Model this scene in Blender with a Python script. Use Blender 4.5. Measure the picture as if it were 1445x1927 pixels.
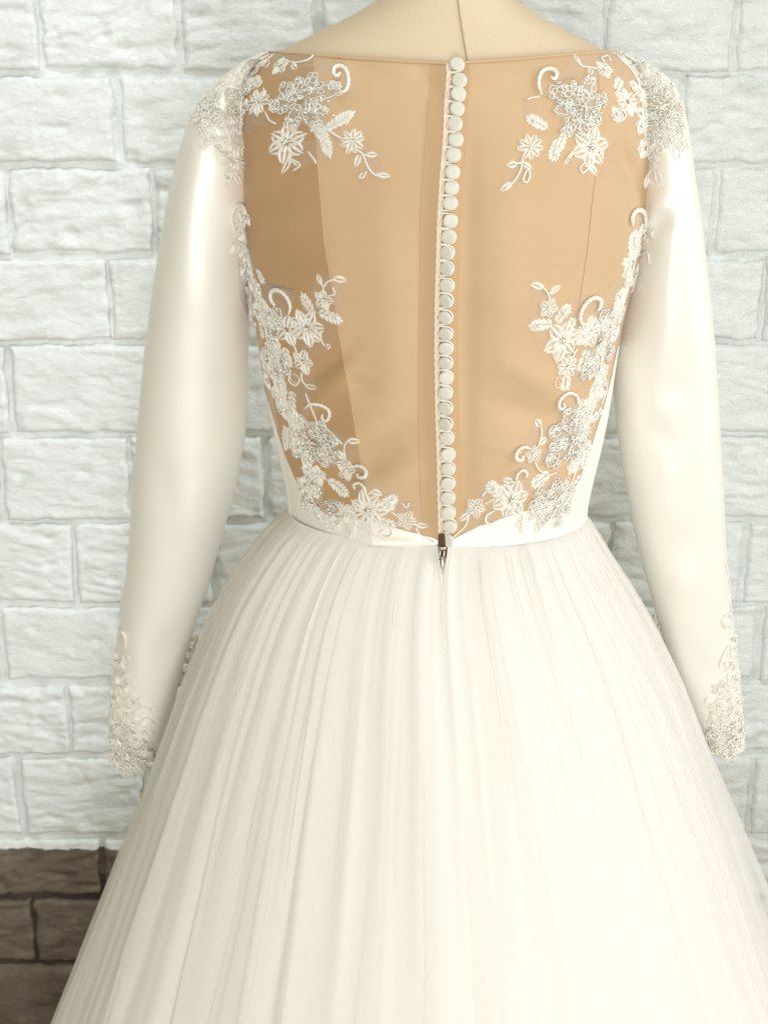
import bpy, math, random
import numpy as np
from mathutils import Vector
from mathutils.bvhtree import BVHTree

for o in list(bpy.data.objects):
    bpy.data.objects.remove(o, do_unlink=True)
SC = bpy.context.scene
COL = SC.collection
rnd = random.Random(7)
nrs = np.random.RandomState(11)

# ------------------------------------------------------------------ camera
PITCH = math.radians(18.6)
DIST = 1.35
FPX = 2100.0 * DIST            # focal length in photograph pixels
Z0 = 1.18                      # height of the dress waist above the floor
CAM = np.array([0.0, -DIST * math.cos(PITCH), Z0 + DIST * math.sin(PITCH)])
FWD = np.array([0.0, math.cos(PITCH), -math.sin(PITCH)])
UPV = np.array([0.0, math.sin(PITCH), math.cos(PITCH)])
MM = 1 / 2100.0                # one photograph pixel at the dress, in metres

cd = bpy.data.cameras.new('camera')
cd.sensor_fit = 'VERTICAL'
cd.sensor_height = 24
cd.lens = 24 * FPX / 1927.0
cd.clip_end = 60
cam = bpy.data.objects.new('camera', cd)
cam.location = CAM
cam.rotation_euler = (math.pi / 2 - PITCH, 0, 0)
COL.objects.link(cam)
SC.camera = cam

# ------------------------------------------------------------------ light
w = bpy.data.worlds.new('World')
SC.world = w
w.use_nodes = True
w.node_tree.nodes['Background'].inputs[0].default_value = (1.0, 0.83, 0.40, 1)
w.node_tree.nodes['Background'].inputs[1].default_value = 0.23


def area(name, loc, target, sx, sy, power, color):
    d = bpy.data.lights.new(name, 'AREA')
    d.shape = 'RECTANGLE'
    d.size, d.size_y, d.energy, d.color = sx, sy, power, color
    o = bpy.data.objects.new(name, d)
    o.location = loc
    o.rotation_euler = (Vector(target) - Vector(loc)).to_track_quat('-Z', 'Y').to_euler()
    COL.objects.link(o)
    return o


area('window_light', (2.5, -0.75, 1.88), (0.0, -1.1, 1.13), 1.4, 2.4, 25, (0.91, 0.955, 1.0)).data.spread = math.radians(110)
area('front_window_light', (0.15, -3.2, 1.38), (-0.05, 0.3, 1.23), 0.55, 2.4, 78, (0.91, 0.955, 1.0))
area('wall_fill_light', (-0.85, -0.15, 3.22), (-0.75, 0.7, 1.33), 2.2, 0.4, 8, (0.82, 0.92, 1.0)).data.spread = math.radians(100)  # unseen lamp added to brighten the wall, mostly its left part

SC.view_settings.view_transform = 'Standard'
SC.view_settings.look = 'None'
SC.view_settings.exposure = 0.20
SC.view_settings.gamma = 1.0
SC.render.engine = 'CYCLES'
SC.cycles.use_denoising = True
SC.cycles.max_bounces = 10
SC.cycles.transparent_max_bounces = 24


# ------------------------------------------------------------------ helpers
def at(px, py, y):
    """point of the place seen at photograph pixel (px, py), at depth y"""
    d = FWD + np.array([(px - 722.5) / FPX, 0, 0]) - UPV * ((py - 963.5) / FPX)
    return CAM + d * ((y - CAM[1]) / d[1])


def ray(px, py):
    d = FWD + np.array([(px - 722.5) / FPX, 0, 0]) - UPV * ((py - 963.5) / FPX)
    return d / np.linalg.norm(d)


def project(p):
    d = np.asarray(p) - CAM
    zc = d @ FWD
    return np.stack([722.5 + FPX * d[..., 0] / zc, 963.5 - FPX * (d @ UPV) / zc], -1)


def mesh(name, verts, faces, mat, parent=None, smooth=True):
    me = bpy.data.meshes.new(name)
    me.from_pydata([tuple(v) for v in verts], [], [tuple(f) for f in faces])
    if smooth:
        me.polygons.foreach_set('use_smooth', [True] * len(me.polygons))
    me.materials.append(mat)
    me.update()
    o = bpy.data.objects.new(name, me)
    COL.objects.link(o)
    if parent is not None:
        o.parent = parent
    return o


def grid_faces(nu, nv, closed=False, off=0, flip=False):
    f = []
    for i in range(nu if closed else nu - 1):
        a, b = i * nv, ((i + 1) % nu) * nv
        for j in range(nv - 1):
            q = (off + a + j, off + b + j, off + b + j + 1, off + a + j + 1)
            f.append(q[::-1] if flip else q)
    return f


class MB:
    def __init__(s):
        s.v, s.f, s.n = [], [], 0

    def add(s, v, f):
        v = np.asarray(v, float)
        s.v.append(v)
        k = s.n
        s.f.extend([tuple(i + k for i in q) for q in f])
        s.n += len(v)

    def tube(s, pts, r, seg=6, taper=None):
        pts = np.asarray(pts, float)
        n = len(pts)
        if n < 2:
            return
        t = np.gradient(pts, axis=0)
        t /= np.linalg.norm(t, axis=1)[:, None] + 1e-12
        ref = np.array([0, -1.0, 0.13])
        a = np.cross(t, ref)
        bad = np.linalg.norm(a, axis=1) < 1e-3
        a[bad] = np.cross(t[bad], np.array([1.0, 0, 0]))
        a /= np.linalg.norm(a, axis=1)[:, None]
        b = np.cross(t, a)
        rr = np.full(n, r) if taper is None else r * np.asarray(taper)
        ang = np.linspace(0, 2 * np.pi, seg, endpoint=False)
        V = (pts[:, None] + rr[:, None, None] * (np.cos(ang)[None, :, None] * a[:, None] + np.sin(ang)[None, :, None] * b[:, None])).reshape(-1, 3)
        F = []
        for i in range(n - 1):
            for j in range(seg):
                k = (j + 1) % seg
                F.append((i * seg + j, i * seg + k, (i + 1) * seg + k, (i + 1) * seg + j))
        F.append(tuple(range(seg))[::-1])
        F.append(tuple((n - 1) * seg + j for j in range(seg)))
        s.add(V, F)

    def box(s, c, sx, sy, sz):
        V = [(c[0] + dx * sx / 2, c[1] + dy * sy / 2, c[2] + dz * sz / 2) for dx in (-1, 1) for dy in (-1, 1) for dz in (-1, 1)]
        s.add(V, [(0, 1, 3, 2), (4, 6, 7, 5), (0, 4, 5, 1), (2, 3, 7, 6), (0, 2, 6, 4), (1, 5, 7, 3)])

    def build(s, name, mat, parent=None, smooth=True):
        return mesh(name, np.concatenate(s.v), s.f, mat, parent, smooth)


def spline(pts, n):
    """smooth curve through points, Catmull-Rom"""
    p = np.asarray(pts, float)
    if len(p) == 2:
        return p[0] + (p[1] - p[0]) * np.linspace(0, 1, n)[:, None]
    q = np.vstack([2 * p[0] - p[1], p, 2 * p[-1] - p[-2]])
    u = np.linspace(0, len(p) - 1 - 1e-6, n)
    i = u.astype(int)
    t = (u - i)[:, None]
    a, b, c, d = q[i], q[i + 1], q[i + 2], q[i + 3]
    return 0.5 * (2 * b + (c - a) * t + (2 * a - 5 * b + 4 * c - d) * t ** 2 + (3 * b - a - 3 * c + d) * t ** 3)


def vnoise(x, y, seed):
    r = np.random.RandomState(seed)
    L = r.rand(64, 64)
    xi, yi = np.floor(x).astype(int), np.floor(y).astype(int)
    fx, fy = x - xi, y - yi
    fx, fy = fx * fx * (3 - 2 * fx), fy * fy * (3 - 2 * fy)
    g = lambda i, j: L[i % 64, j % 64]
    return (g(xi, yi) * (1 - fx) + g(xi + 1, yi) * fx) * (1 - fy) + (g(xi, yi + 1) * (1 - fx) + g(xi + 1, yi + 1) * fx) * fy


def tag(o, label=None, cat=None, group=None, kind=None):
    if label: o['label'] = label
    if cat: o['category'] = cat
    if group: o['group'] = group
    if kind: o['kind'] = kind
    return o


def empty(name, loc, label, cat):
    o = bpy.data.objects.new(name, None)
    o.location = loc
    o.empty_display_size = 0.05
    COL.objects.link(o)
    tag(o, label, cat)
    return o


def keep(o, parent):
    """parent without moving (children are built in world coordinates)"""
    o.parent = parent
    o.matrix_parent_inverse = parent_inv(parent)
    return o


def parent_inv(p):
    from mathutils import Matrix
    # things sit at their own place; parts carry the world position in their mesh
    return Matrix.Translation(p.location).inverted() if p.parent is None else Matrix.Identity(4)


# ------------------------------------------------------------------ materials
def material(name, color, rough=0.6, **kw):
    m = bpy.data.materials.new(name)
    m.use_nodes = True
    b = m.node_tree.nodes['Principled BSDF']
    b.inputs['Base Color'].default_value = (*color, 1)
    b.inputs['Roughness'].default_value = rough
    for k, v in kw.items():
        b.inputs[k].default_value = v
    return m


def N(m, t, **kw):
    n = m.node_tree.nodes.new(t)
    for k, v in kw.items():
        setattr(n, k, v)
    return n


def L(m, a, b):
    m.node_tree.links.new(a, b)


def coords(m, scale=(1, 1, 1)):
    tc = N(m, 'ShaderNodeTexCoord')
    mp = N(m, 'ShaderNodeMapping')
    mp.inputs['Scale'].default_value = scale
    L(m, tc.outputs['Object'], mp.inputs[0])
    return mp.outputs[0]


def noise(m, vec, scale, detail=4, rough=0.55, dist=0.0):
    n = N(m, 'ShaderNodeTexNoise')
    n.inputs['Scale'].default_value = scale
    n.inputs['Detail'].default_value = detail
    n.inputs['Roughness'].default_value = rough
    n.inputs['Distortion'].default_value = dist
    L(m, vec, n.inputs['Vector'])
    return n.outputs['Fac']


def ramp(m, fac, stops):
    r = N(m, 'ShaderNodeValToRGB')
    e = r.color_ramp.elements
    e[0].position, e[0].color = stops[0][0], (*stops[0][1], 1)
    e[1].position, e[1].color = stops[-1][0], (*stops[-1][1], 1)
    for p, c in stops[1:-1]:
        k = e.new(p)
        k.color = (*c, 1)
    L(m, fac, r.inputs[0])
    return r.outputs[0]


def bump(m, h, strength, dist, prev=None):
    b = N(m, 'ShaderNodeBump')
    b.inputs['Strength'].default_value = strength
    b.inputs['Distance'].default_value = dist
    L(m, h, b.inputs['Height'])
    if prev is not None:
        L(m, prev, b.inputs['Normal'])
    return b.outputs[0]


def bsdf(m):
    return m.node_tree.nodes['Principled BSDF']


def mk_paint(name, stops, rough, raw=None, line=0.0):
    m = material(name, stops[0][1], rough)
    v = coords(m, (1, 1, 1.6))
    col = ramp(m, noise(m, v, 16, 7, 0.62), stops)
    if raw:                                    # where the whitewash stops, its ragged lower edge
        sep = N(m, 'ShaderNodeSeparateXYZ')
        L(m, coords(m), sep.inputs[0])
        nz = noise(m, coords(m, (1, 1, 2)), 30, 6, 0.65)
        ma = N(m, 'ShaderNodeMath', operation='MULTIPLY_ADD')
        L(m, nz, ma.inputs[0]); ma.inputs[1].default_value = 0.022; L(m, sep.outputs['Z'], ma.inputs[2])
        mr = N(m, 'ShaderNodeMapRange')
        L(m, ma.outputs[0], mr.inputs['Value'])
        mr.inputs['From Min'].default_value = line + 0.0095; mr.inputs['From Max'].default_value = line + 0.0125
        mx = N(m, 'ShaderNodeMix', data_type='RGBA')
        L(m, mr.outputs[0], mx.inputs['Factor'])
        L(m, ramp(m, noise(m, v, 22, 7, 0.65), raw), mx.inputs['A']); L(m, col, mx.inputs['B'])
        col = mx.outputs['Result']
    L(m, col, bsdf(m).inputs['Base Color'])
    b1 = bump(m, noise(m, coords(m, (1, 1, 2.0)), 60, 7, 0.62, 0.9), 0.60, 0.0038)
    vo = N(m, 'ShaderNodeTexVoronoi', feature='DISTANCE_TO_EDGE')
    vo.inputs['Scale'].default_value = 24
    nv = N(m, 'ShaderNodeTexNoise'); nv.inputs['Scale'].default_value = 18; nv.inputs['Detail'].default_value = 5
    L(m, coords(m, (1, 1, 1.7)), nv.inputs['Vector'])
    L(m, nv.outputs['Color'], vo.inputs['Vector'])
    cr = N(m, 'ShaderNodeMapRange')
    cr.inputs['From Max'].default_value = 0.03
    L(m, vo.outputs[0], cr.inputs['Value'])
    b2 = bump(m, cr.outputs[0], 0.5, 0.0012, b1)
    pit = N(m, 'ShaderNodeMapRange')
    pit.inputs['From Min'].default_value = 0.24; pit.inputs['From Max'].default_value = 0.23
    L(m, noise(m, coords(m, (1, 1, 1.5)), 85, 2, 0.5), pit.inputs['Value'])
    b3 = bump(m, pit.outputs[0], 0.6, 0.002, b2)
    b4 = bump(m, noise(m, v, 330, 4, 0.6), 0.5, 0.0014, b3)
    L(m, b4, bsdf(m).inputs['Normal'])
    return m


_d = CAM + FWD * 0
_r = FWD - UPV * ((1598 - 963.5) / FPX)
PAINT_Z = float((CAM + _r * ((0.70 - CAM[1]) / _r[1]))[2])
W_ST = [(0.30, (0.70, 0.735, 0.705)), (0.45, (0.82, 0.84, 0.815)), (0.7, (0.86, 0.87, 0.855))]
R_ST = [(0.25, (0.070, 0.050, 0.036)), (0.42, (0.15, 0.113, 0.080)), (0.6, (0.20, 0.162, 0.120)), (0.78, (0.31, 0.27, 0.21))]
M_PAINT = mk_paint('white_wall_paint', W_ST, 0.62)
M_MORTAR = mk_paint('painted_mortar', [(0.30, (0.68, 0.72, 0.69)), (0.5, (0.80, 0.825, 0.80)), (0.75, (0.84, 0.85, 0.835))], 0.7, R_ST, PAINT_Z)
M_RAW = mk_paint('half_painted_brick', W_ST, 0.75, R_ST, PAINT_Z)
M_RAWMORTAR = mk_paint('bare_mortar', [(0.30, (0.05, 0.036, 0.026)), (0.75, (0.13, 0.098, 0.068))], 0.9)

M_SATIN = material('ivory_satin', (0.88, 0.845, 0.765), 0.54, **{'Metallic': 0.26, 'Sheen Weight': 0.1})
L(M_SATIN, bump(M_SATIN, noise(M_SATIN, coords(M_SATIN, (1, 1, 0.3)), 14, 2, 0.4), 0.08, 0.01), bsdf(M_SATIN).inputs['Normal'])

M_TAN = material('nude_illusion_mesh', (0.60, 0.385, 0.195), 0.75, **{'Sheen Weight': 0.15, 'Sheen Roughness': 0.5})
_v = coords(M_TAN)
L(M_TAN, ramp(M_TAN, noise(M_TAN, _v, 9, 4, 0.5), [(0.3, (0.54, 0.36, 0.20)), (0.7, (0.59, 0.405, 0.235))]), bsdf(M_TAN).inputs['Base Color'])
_w = N(M_TAN, 'ShaderNodeTexWave', bands_direction='DIAGONAL')
_w.inputs['Scale'].default_value = 260
_w.inputs['Distortion'].default_value = 1.5
L(M_TAN, _v, _w.inputs['Vector'])
_mp = N(M_TAN, 'ShaderNodeMapping'); _mp.inputs['Rotation'].default_value = (0, math.radians(35), 0); _mp.inputs['Scale'].default_value = (5, 5, 17)
L(M_TAN, N(M_TAN, 'ShaderNodeTexCoord').outputs['Object'], _mp.inputs[0])
_b = bump(M_TAN, noise(M_TAN, _mp.outputs[0], 1.6, 3, 0.5, 0.6), 0.30, 0.012)
L(M_TAN, bump(M_TAN, _w.outputs['Fac'], 0.04, 0.0006, _b), bsdf(M_TAN).inputs['Normal'])

M_TAN2 = material('deep_nude_mesh', (0.46, 0.28, 0.13), 0.75, **{'Sheen Weight': 0.15, 'Sheen Roughness': 0.5})
M_TAN3 = material('folded_nude_mesh', (0.52, 0.335, 0.175), 0.75, **{'Sheen Weight': 0.15, 'Sheen Roughness': 0.5})
M_LINEN = material('cream_linen', (0.70, 0.585, 0.42), 0.85)
_v = coords(M_LINEN, (1, 1, 0.25))
L(M_LINEN, ramp(M_LINEN, noise(M_LINEN, _v, 900, 3, 0.6), [(0.3, (0.63, 0.50, 0.335)), (0.7, (0.685, 0.555, 0.39))]), bsdf(M_LINEN).inputs['Base Color'])
L(M_LINEN, bump(M_LINEN, noise(M_LINEN, coords(M_LINEN, (0.3, 1, 1)), 900, 3), 0.1, 0.0005), bsdf(M_LINEN).inputs['Normal'])
M_SEAM = material('seam_thread', (0.45, 0.335, 0.19), 0.8)

M_LINING = material('ivory_lining', (0.88, 0.845, 0.79), 0.6, **{'Sheen Weight': 0.1})


def mk_tulle(name, color, base, edge):
    m = bpy.data.materials.new(name)
    m.use_nodes = True
    nt = m.node_tree
    nt.nodes.clear()
    out = N(m, 'ShaderNodeOutputMaterial')
    di = N(m, 'ShaderNodeBsdfDiffuse')
    tl = N(m, 'ShaderNodeBsdfTranslucent')
    tr = N(m, 'ShaderNodeBsdfTransparent')
    di.inputs[0].default_value = (*color, 1)
    tl.inputs[0].default_value = (*color, 1)
    mx = N(m, 'ShaderNodeMixShader')
    mx.inputs[0].default_value = 0.35
    L(m, di.outputs[0], mx.inputs[1])
    L(m, tl.outputs[0], mx.inputs[2])
    lw = N(m, 'ShaderNodeLayerWeight')
    lw.inputs[0].default_value = 0.5
    pw = N(m, 'ShaderNodeMath', operation='POWER')
    L(m, lw.outputs['Facing'], pw.inputs[0])
    pw.inputs[1].default_value = 2.2
    mr = N(m, 'ShaderNodeMapRange')
    mr.inputs['To Min'].default_value = base
    mr.inputs['To Max'].default_value = edge
    L(m, pw.outputs[0], mr.inputs['Value'])
    m2 = N(m, 'ShaderNodeMixShader')
    L(m, mr.outputs[0], m2.inputs[0])
    L(m, tr.outputs[0], m2.inputs[1])
    L(m, mx.outputs[0], m2.inputs[2])
    L(m, m2.outputs[0], out.inputs[0])
    return m


M_TULLE = mk_tulle('ivory_tulle', (0.90, 0.875, 0.835), 0.24, 0.62)
M_NET = mk_tulle('lace_net', (0.80, 0.73, 0.62), 0.20, 0.6)
M_LACE = material('lace_thread', (0.75, 0.71, 0.625), 0.42, **{'Sheen Weight': 0.2, 'Specular IOR Level': 0.6})
M_ORGANZA = mk_tulle('beaded_organza', (0.80, 0.74, 0.62), 0.55, 0.85)
M_CORD = material('lace_cord', (0.77, 0.73, 0.645), 0.5)
M_BEAD = material('silver_lined_bead', (0.88, 0.85, 0.78), 0.10, **{'Metallic': 0.4, 'IOR': 1.9})
M_BUTTON = material('satin_button', (0.64, 0.61, 0.515), 0.5, **{'Sheen Weight': 0.2})
M_LOOP = material('loop_cord', (0.80, 0.665, 0.50), 0.6)
M_METAL = material('zip_metal', (0.78, 0.70, 0.55), 0.25, **{'Metallic': 1.0})
M_DARK = material('zip_gap_shade', (0.09, 0.045, 0.02), 0.9)
M_FLOOR = material('floor_boards', (0.30, 0.23, 0.16), 0.6)
L(M_FLOOR, ramp(M_FLOOR, noise(M_FLOOR, coords(M_FLOOR, (1, 12, 1)), 3, 5), [(0.3, (0.40, 0.34, 0.27)), (0.7, (0.52, 0.46, 0.38))]), bsdf(M_FLOOR).inputs['Base Color'])

# ------------------------------------------------------------------ floor
fl = mesh('floor', [(-4, -5, 0), (4, -5, 0), (4, 0.79, 0), (-4, 0.79, 0)], [(0, 1, 2, 3)], M_FLOOR, None, False)
tag(fl, kind='structure')

# ------------------------------------------------------------------ brick wall
WY = 0.70                       # the face of the bricks
wall = empty('brick_wall', (0, WY, 0), 'rough brick wall painted white, bare brown brick near the floor', 'brick wall')


def wx(px, py): return at(px, py, WY)[0]
def wz(py): return at(722, py, WY)[2]


# horizontal joints read off the photograph (centre line of each bed joint)
beds = [-190, -28, 140, 313, 483, 647, 820, 983, 1140, 1288, 1424, 1577, 1691, 1815, 1930]
bz = [wz(p) for p in beds]
step = (bz[0] - bz[-1]) / (len(bz) - 1)
while bz[0] < 2.75: bz.insert(0, bz[0] + step); beds.insert(0, None)
while bz[-1] > step: bz.append(bz[-1] - step); beds.append(None)
bz[-1] = 0.0
seen = {  # perpends in view, course by course, keyed by its upper bed joint
    -28: [70, 335, 597, 866, 1139, 1388], 140: [-45, 222, 470, 740, 1010, 1283],
    313: [12, 287, 560, 830, 1090, 1345], 483: [-60, 207, 450, 700, 960, 1210, 1437],
    647: [20, 300, 560, 820, 1090, 1300], 820: [2, 245, 500, 750, 1000, 1240],
    983: [-100, 140, 400, 640, 900, 1150, 1400], 1140: [2, 255, 500, 750, 960, 1200, 1427],
    1288: [-110, 130, 380, 600, 850, 1090, 1330], 1424: [38, 270, 500, 740, 960, 1190, 1414],
    1577: [-60, 190, 420, 650, 880, 1110, 1340], 1691: [66, 300, 520, 750, 980, 1200, 1420],
    1815: [-30, 180, 400, 620, 850, 1080, 1300]}


def relief(X, Z, s):
    """broken, layered brick face, metres"""
    a = vnoise(X * 26 + 3 * s, Z * 60 + s, s) - .5
    d = Z + 0.25 * X * math.sin(s) + 0.010 * a
    b = vnoise(X * 42 + s, d * 120, s + 1) - .5
    c = 1 - np.abs(2 * vnoise(X * 18 + s, d * 75 + 5, s + 2) - 1) * 2
    e = vnoise(X * 120, Z * 190, s + 3) - .5
    g = np.clip(vnoise(X * 34 + 9, Z * 52 + s, s + 4) - .74, 0, 1) * 4
    return 0.0034 * a + 0.0019 * b - 0.0014 * np.clip(c, 0, 1) + 0.0010 * e - 0.0040 * g


def brick(x0, x1, z0, z1, raw, s):
    j = 0.0036
    x0 += j + rnd.uniform(-.002, .003); x1 -= j + rnd.uniform(-.002, .003)
    z0 += j + rnd.uniform(-.001, .003); z1 -= j + rnd.uniform(-.001, .003)
    rough = rnd.uniform(.55, 1.35)
    fine = -0.75 < (x0 + x1) / 2 < 0.8 and z0 > 0.15 and z1 < 1.95
    d = 0.0030 if fine else 0.012
    nx, nz = max(4, int((x1 - x0) / d)), max(4, int((z1 - z0) / d))
    xs, zs = np.linspace(x0, x1, nx), np.linspace(z0, z1, nz)
    X, Z = np.meshgrid(xs, zs, indexing='ij')
    e = np.minimum(np.minimum(X - x0, x1 - X), np.minimum(Z - z0, z1 - Z))
    wob = 0.004 * (vnoise(X * 55, Z * 55, s + 9) - .3)
    e2 = np.clip((e + wob) / 0.0075, 0, 1)
    Y = WY + 0.009 * (1 - np.sqrt(1 - (1 - e2) ** 2 + 1e-9)) - relief(X, Z, s) * rough * (1.6 if raw else 1) + rnd.uniform(-.002, .003)
    # ragged outline: the border vertices wander
    wx_ = 0.0060 * (.7 * vnoise(Z * 48 + s, X * 0 + s, s + 5) + .3 * vnoise(Z * 150 + s, X * 0, s + 7) - .5)
    wz_ = 0.0060 * (.65 * vnoise(X * 40 + s, Z * 0 + s, s + 6) + .35 * vnoise(X * 150 + s, Z * 0, s + 8) - .5)
    fx = np.clip(1 - np.minimum(X - x0, x1 - X) / .02, 0, 1)
    fz = np.clip(1 - np.minimum(Z - z0, z1 - Z) / .02, 0, 1)
    P = np.stack([X + wx_ * fx, Y, Z + wz_ * fz], -1)
    v = list(P.reshape(-1, 3))
    f = grid_faces(nx, nz, False, 0, False)
    border = [i * nz for i in range(nx)] + [(nx - 1) * nz + k for k in range(1, nz)] + \
             [i * nz + nz - 1 for i in range(nx - 2, -1, -1)] + [k for k in range(nz - 2, 0, -1)]
    k0 = len(v)
    for b in border:
        p = v[b].copy(); p[1] = WY + 0.035
        v.append(p)
    n = len(border)
    for i in range(n):
        f.append((border[(i + 1) % n], border[i], k0 + i, k0 + (i + 1) % n))
    v = np.array(v) - np.array([0, WY, 0])
    return mesh('brick', v, f, M_RAW if raw else M_PAINT, wall)


pitch = 0.19
for c in range(len(bz) - 1):
    zt, zb = bz[c], bz[c + 1]
    py = beds[c]
    if py in seen:
        nxt = beds[c + 1] if beds[c + 1] is not None else py + 120
        js = [wx(p, (py + nxt) / 2) for p in seen[py]]
    else:
        js = [-0.6 + (c % 2) * pitch / 2 + k * pitch for k in range(6)]
    while js[0] > -1.25: js.insert(0, js[0] - pitch * rnd.uniform(.92, 1.08))
    while js[-1] < 1.3: js.append(js[-1] + pitch * rnd.uniform(.92, 1.08))
    for i in range(len(js) - 1):
        zc = (zt + zb) / 2
        raw = zc < PAINT_Z + .13
        if raw and (js[i] + js[i + 1]) / 2 > 0.35:
            raw = False
        brick(js[i], js[i + 1], zb, zt, raw, 100 + c * 37 + i * 5)


def mortar(name, x0, x1, z0, z1, m, s):
    nx, nz = int((x1 - x0) / .006), int((z1 - z0) / .006)
    X, Z = np.meshgrid(np.linspace(x0, x1, nx), np.linspace(z0, z1, nz), indexing='ij')
    Y = 0.0110 + 0.005 * (vnoise(X * 60, Z * 60, s) - .5) + 0.004 * (vnoise(X * 21, Z * 21, s + 1) - .5)
    return mesh(name, np.stack([X, Y, Z], -1).reshape(-1, 3), grid_faces(nx, nz), m, wall)


mortar('mortar', -1.3, 1.4, PAINT_Z - .05, bz[0], M_MORTAR, 5)
mortar('mortar', -1.3, 1.4, 0.0, PAINT_Z - .05, M_RAWMORTAR, 8)
bk = MB(); bk.box((0.05, 0.07, bz[0] / 2), 2.7, 0.06, bz[0]); bk.build('wall_backing', M_RAWMORTAR, wall, False)

# ------------------------------------------------------------------ the body under the dress
BT = np.array([  # photo row, left and right outline, half depth (m)
    (-200, 752, 932, .055), (-120, 750, 932, .055), (-60, 744, 936, .056), (-25, 733, 950, .058), (0, 708, 972, .062), (20, 672, 1004, .066), (50, 612, 1060, .072),
    (80, 545, 1120, .078), (97, 512, 1148, .081), (115, 482, 1180, .086), (140, 458, 1206, .092), (200, 448, 1222, .102),
    (300, 448, 1220, .110), (380, 452, 1213, .112), (450, 464, 1202, .111), (520, 476, 1184, .108), (580, 484, 1168, .104),
    (640, 491, 1156, .100), (700, 501, 1147, .096), (760, 512, 1138, .093), (820, 524, 1127, .090), (880, 538, 1112, .088),
    (930, 548, 1100, .087), (965, 551, 1094, .086), (1010, 545, 1100, .090), (1100, 525, 1118, .105), (1200, 515, 1126, .115)], float)
_bz = np.array([at(820, r[0], 0)[2] for r in BT])
_bl = np.array([at(r[1], r[0], 0)[0] for r in BT])
_br = np.array([at(r[2], r[0], 0)[0] for r in BT])


# seam lines of the side panels (photo x at photo y)
seamL = ([97, 310, 450, 640, 800, 1000], [590, 598, 610, 640, 668, 700])
seamR = ([97, 330, 480, 650, 800, 1000], [1128, 1120, 1104, 1078, 1050, 1010])


def smooth_tab(zq, zs, vs):
    """interpolate, with a little averaging so that the outline stays soft"""
    acc = 0
    for d, k in ((-.012, .2), (-.006, .2), (0, .2), (.006, .2), (.012, .2)):
        acc = acc + k * np.interp(zq + d, zs[::-1], vs[::-1])
    return acc


def body(th, z, off=0.0):
    th, z = np.asarray(th, float), np.asarray(z, float)
    l, r, hd = smooth_tab(z, _bz, _bl), smooth_tab(z, _bz, _br), smooth_tab(z, _bz, BT[:, 3])
    n = 2.25
    c, s = np.cos(th), np.sin(th)
    x = (l + r) / 2 + ((r - l) / 2 + off) * np.sign(c) * np.abs(c) ** (2 / n)
    y = (hd + off) * np.sign(s) * np.abs(s) ** (2 / n)
    P = np.stack(np.broadcast_arrays(x, y, z), -1)
    # the side panels turn away from the centre panel at the seams
    q = project(P)
    xl, xr = np.interp(q[..., 1], *seamL), np.interp(q[..., 1], *seamR)
    tilt = np.clip(xl - q[..., 0], 0, 160) * MM * 0.20 + np.clip(q[..., 0] - xr, 0, 130) * MM * 0.05
    P[..., 1] += np.where((P[..., 1] < 0) & (q[..., 1] > 60), np.minimum(tilt, -P[..., 1] * .5), 0)
    return P


Z_WAIST = at(820, 962, 0)[2]
Z_SHOULDER = at(820, 97, 0)[2]

# the dress form
form = empty('dress_form', (0.055, 0, 0), 'cream linen dress form with a centre seam, its neck above the dress', 'dress form')
ths = np.linspace(0, 2 * np.pi, 72, endpoint=False)
zs = np.linspace(at(820, -200, 0)[2], at(820, 1200, 0)[2], 70)
TH, ZZ = np.meshgrid(ths, zs, indexing='ij')
P = body(TH, ZZ, -0.004).reshape(-1, 3)
f = grid_faces(72, 70, True)
f.append(tuple(i * 70 for i in range(72))); f.append(tuple(i * 70 + 69 for i in range(72))[::-1])
keep(mesh('torso', P, f, M_LINEN), form)
sx = np.array([at(858, p, -.06)[0] for p in (-200, 130)])
pts = []
for z in np.linspace(at(820, -195, 0)[2], at(820, 150, 0)[2], 40):
    th = 1.5 * math.pi + 0.09
    q = body(th, z, -0.0038)
    pts.append(q)
mb = MB(); mb.tube(pts, 0.0008, 6)
keep(mb.build('centre_seam', M_SEAM), form)
mb = MB()
mb.tube([(0.055, 0, 0.03), (0.055, 0, 0.4), (0.055, 0, zs[-1] + .01)], 0.016, 16)
keep(mb.build('stand_pole', M_METAL), form)
mb = MB(); mb.tube([(0.055, 0, 0.001), (0.055, 0, 0.02), (0.055, 0, 0.035)], 0.17, 40, [1, 1, .5])
keep(mb.build('stand_base', M_METAL), form)

# ------------------------------------------------------------------ the dress
dress = empty('wedding_dress', (0.055, 0, 0), 'ivory wedding dress seen from behind, with nude mesh back, beaded lace and long satin sleeves', 'wedding dress')


def part(o, parent=None):
    return keep(o, dress) if parent is None else keep(o, parent)


def ridge(pp, segs):
    """soft folds: list of (x0, y0, x1, y1, width, height) in photo pixels / metres"""
    d = np.zeros(pp.shape[:-1])
    for x0, y0, x1, y1, wd, h in segs:
        a, b = np.array([x0, y0], float), np.array([x1, y1], float)
        ab = b - a
        t = np.clip(((pp - a) @ ab) / (ab @ ab), 0, 1)
        r = np.linalg.norm(pp - (a + t[..., None] * ab), axis=-1)
        d += h * np.exp(-(r / wd) ** 2) * (np.sin(np.pi * (0.08 + .84 * t)) ** .6)
    return d


# --- illusion mesh back
nkx = [490, 560, 650, 760, 832, 872, 960, 1060, 1160]
nky = [97, 101, 108, 116, 119, 118, 112, 103, 96]


def solve_top(th, fx, z_hi, z_lo, off):
    zq = np.linspace(z_hi, z_lo, 400)
    P = body(np.full(400, th), zq, off)
    q = project(P)
    ok = q[:, 1] >= fx(q[:, 0])
    return zq[np.argmax(ok)] if ok.any() else z_lo


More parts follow.
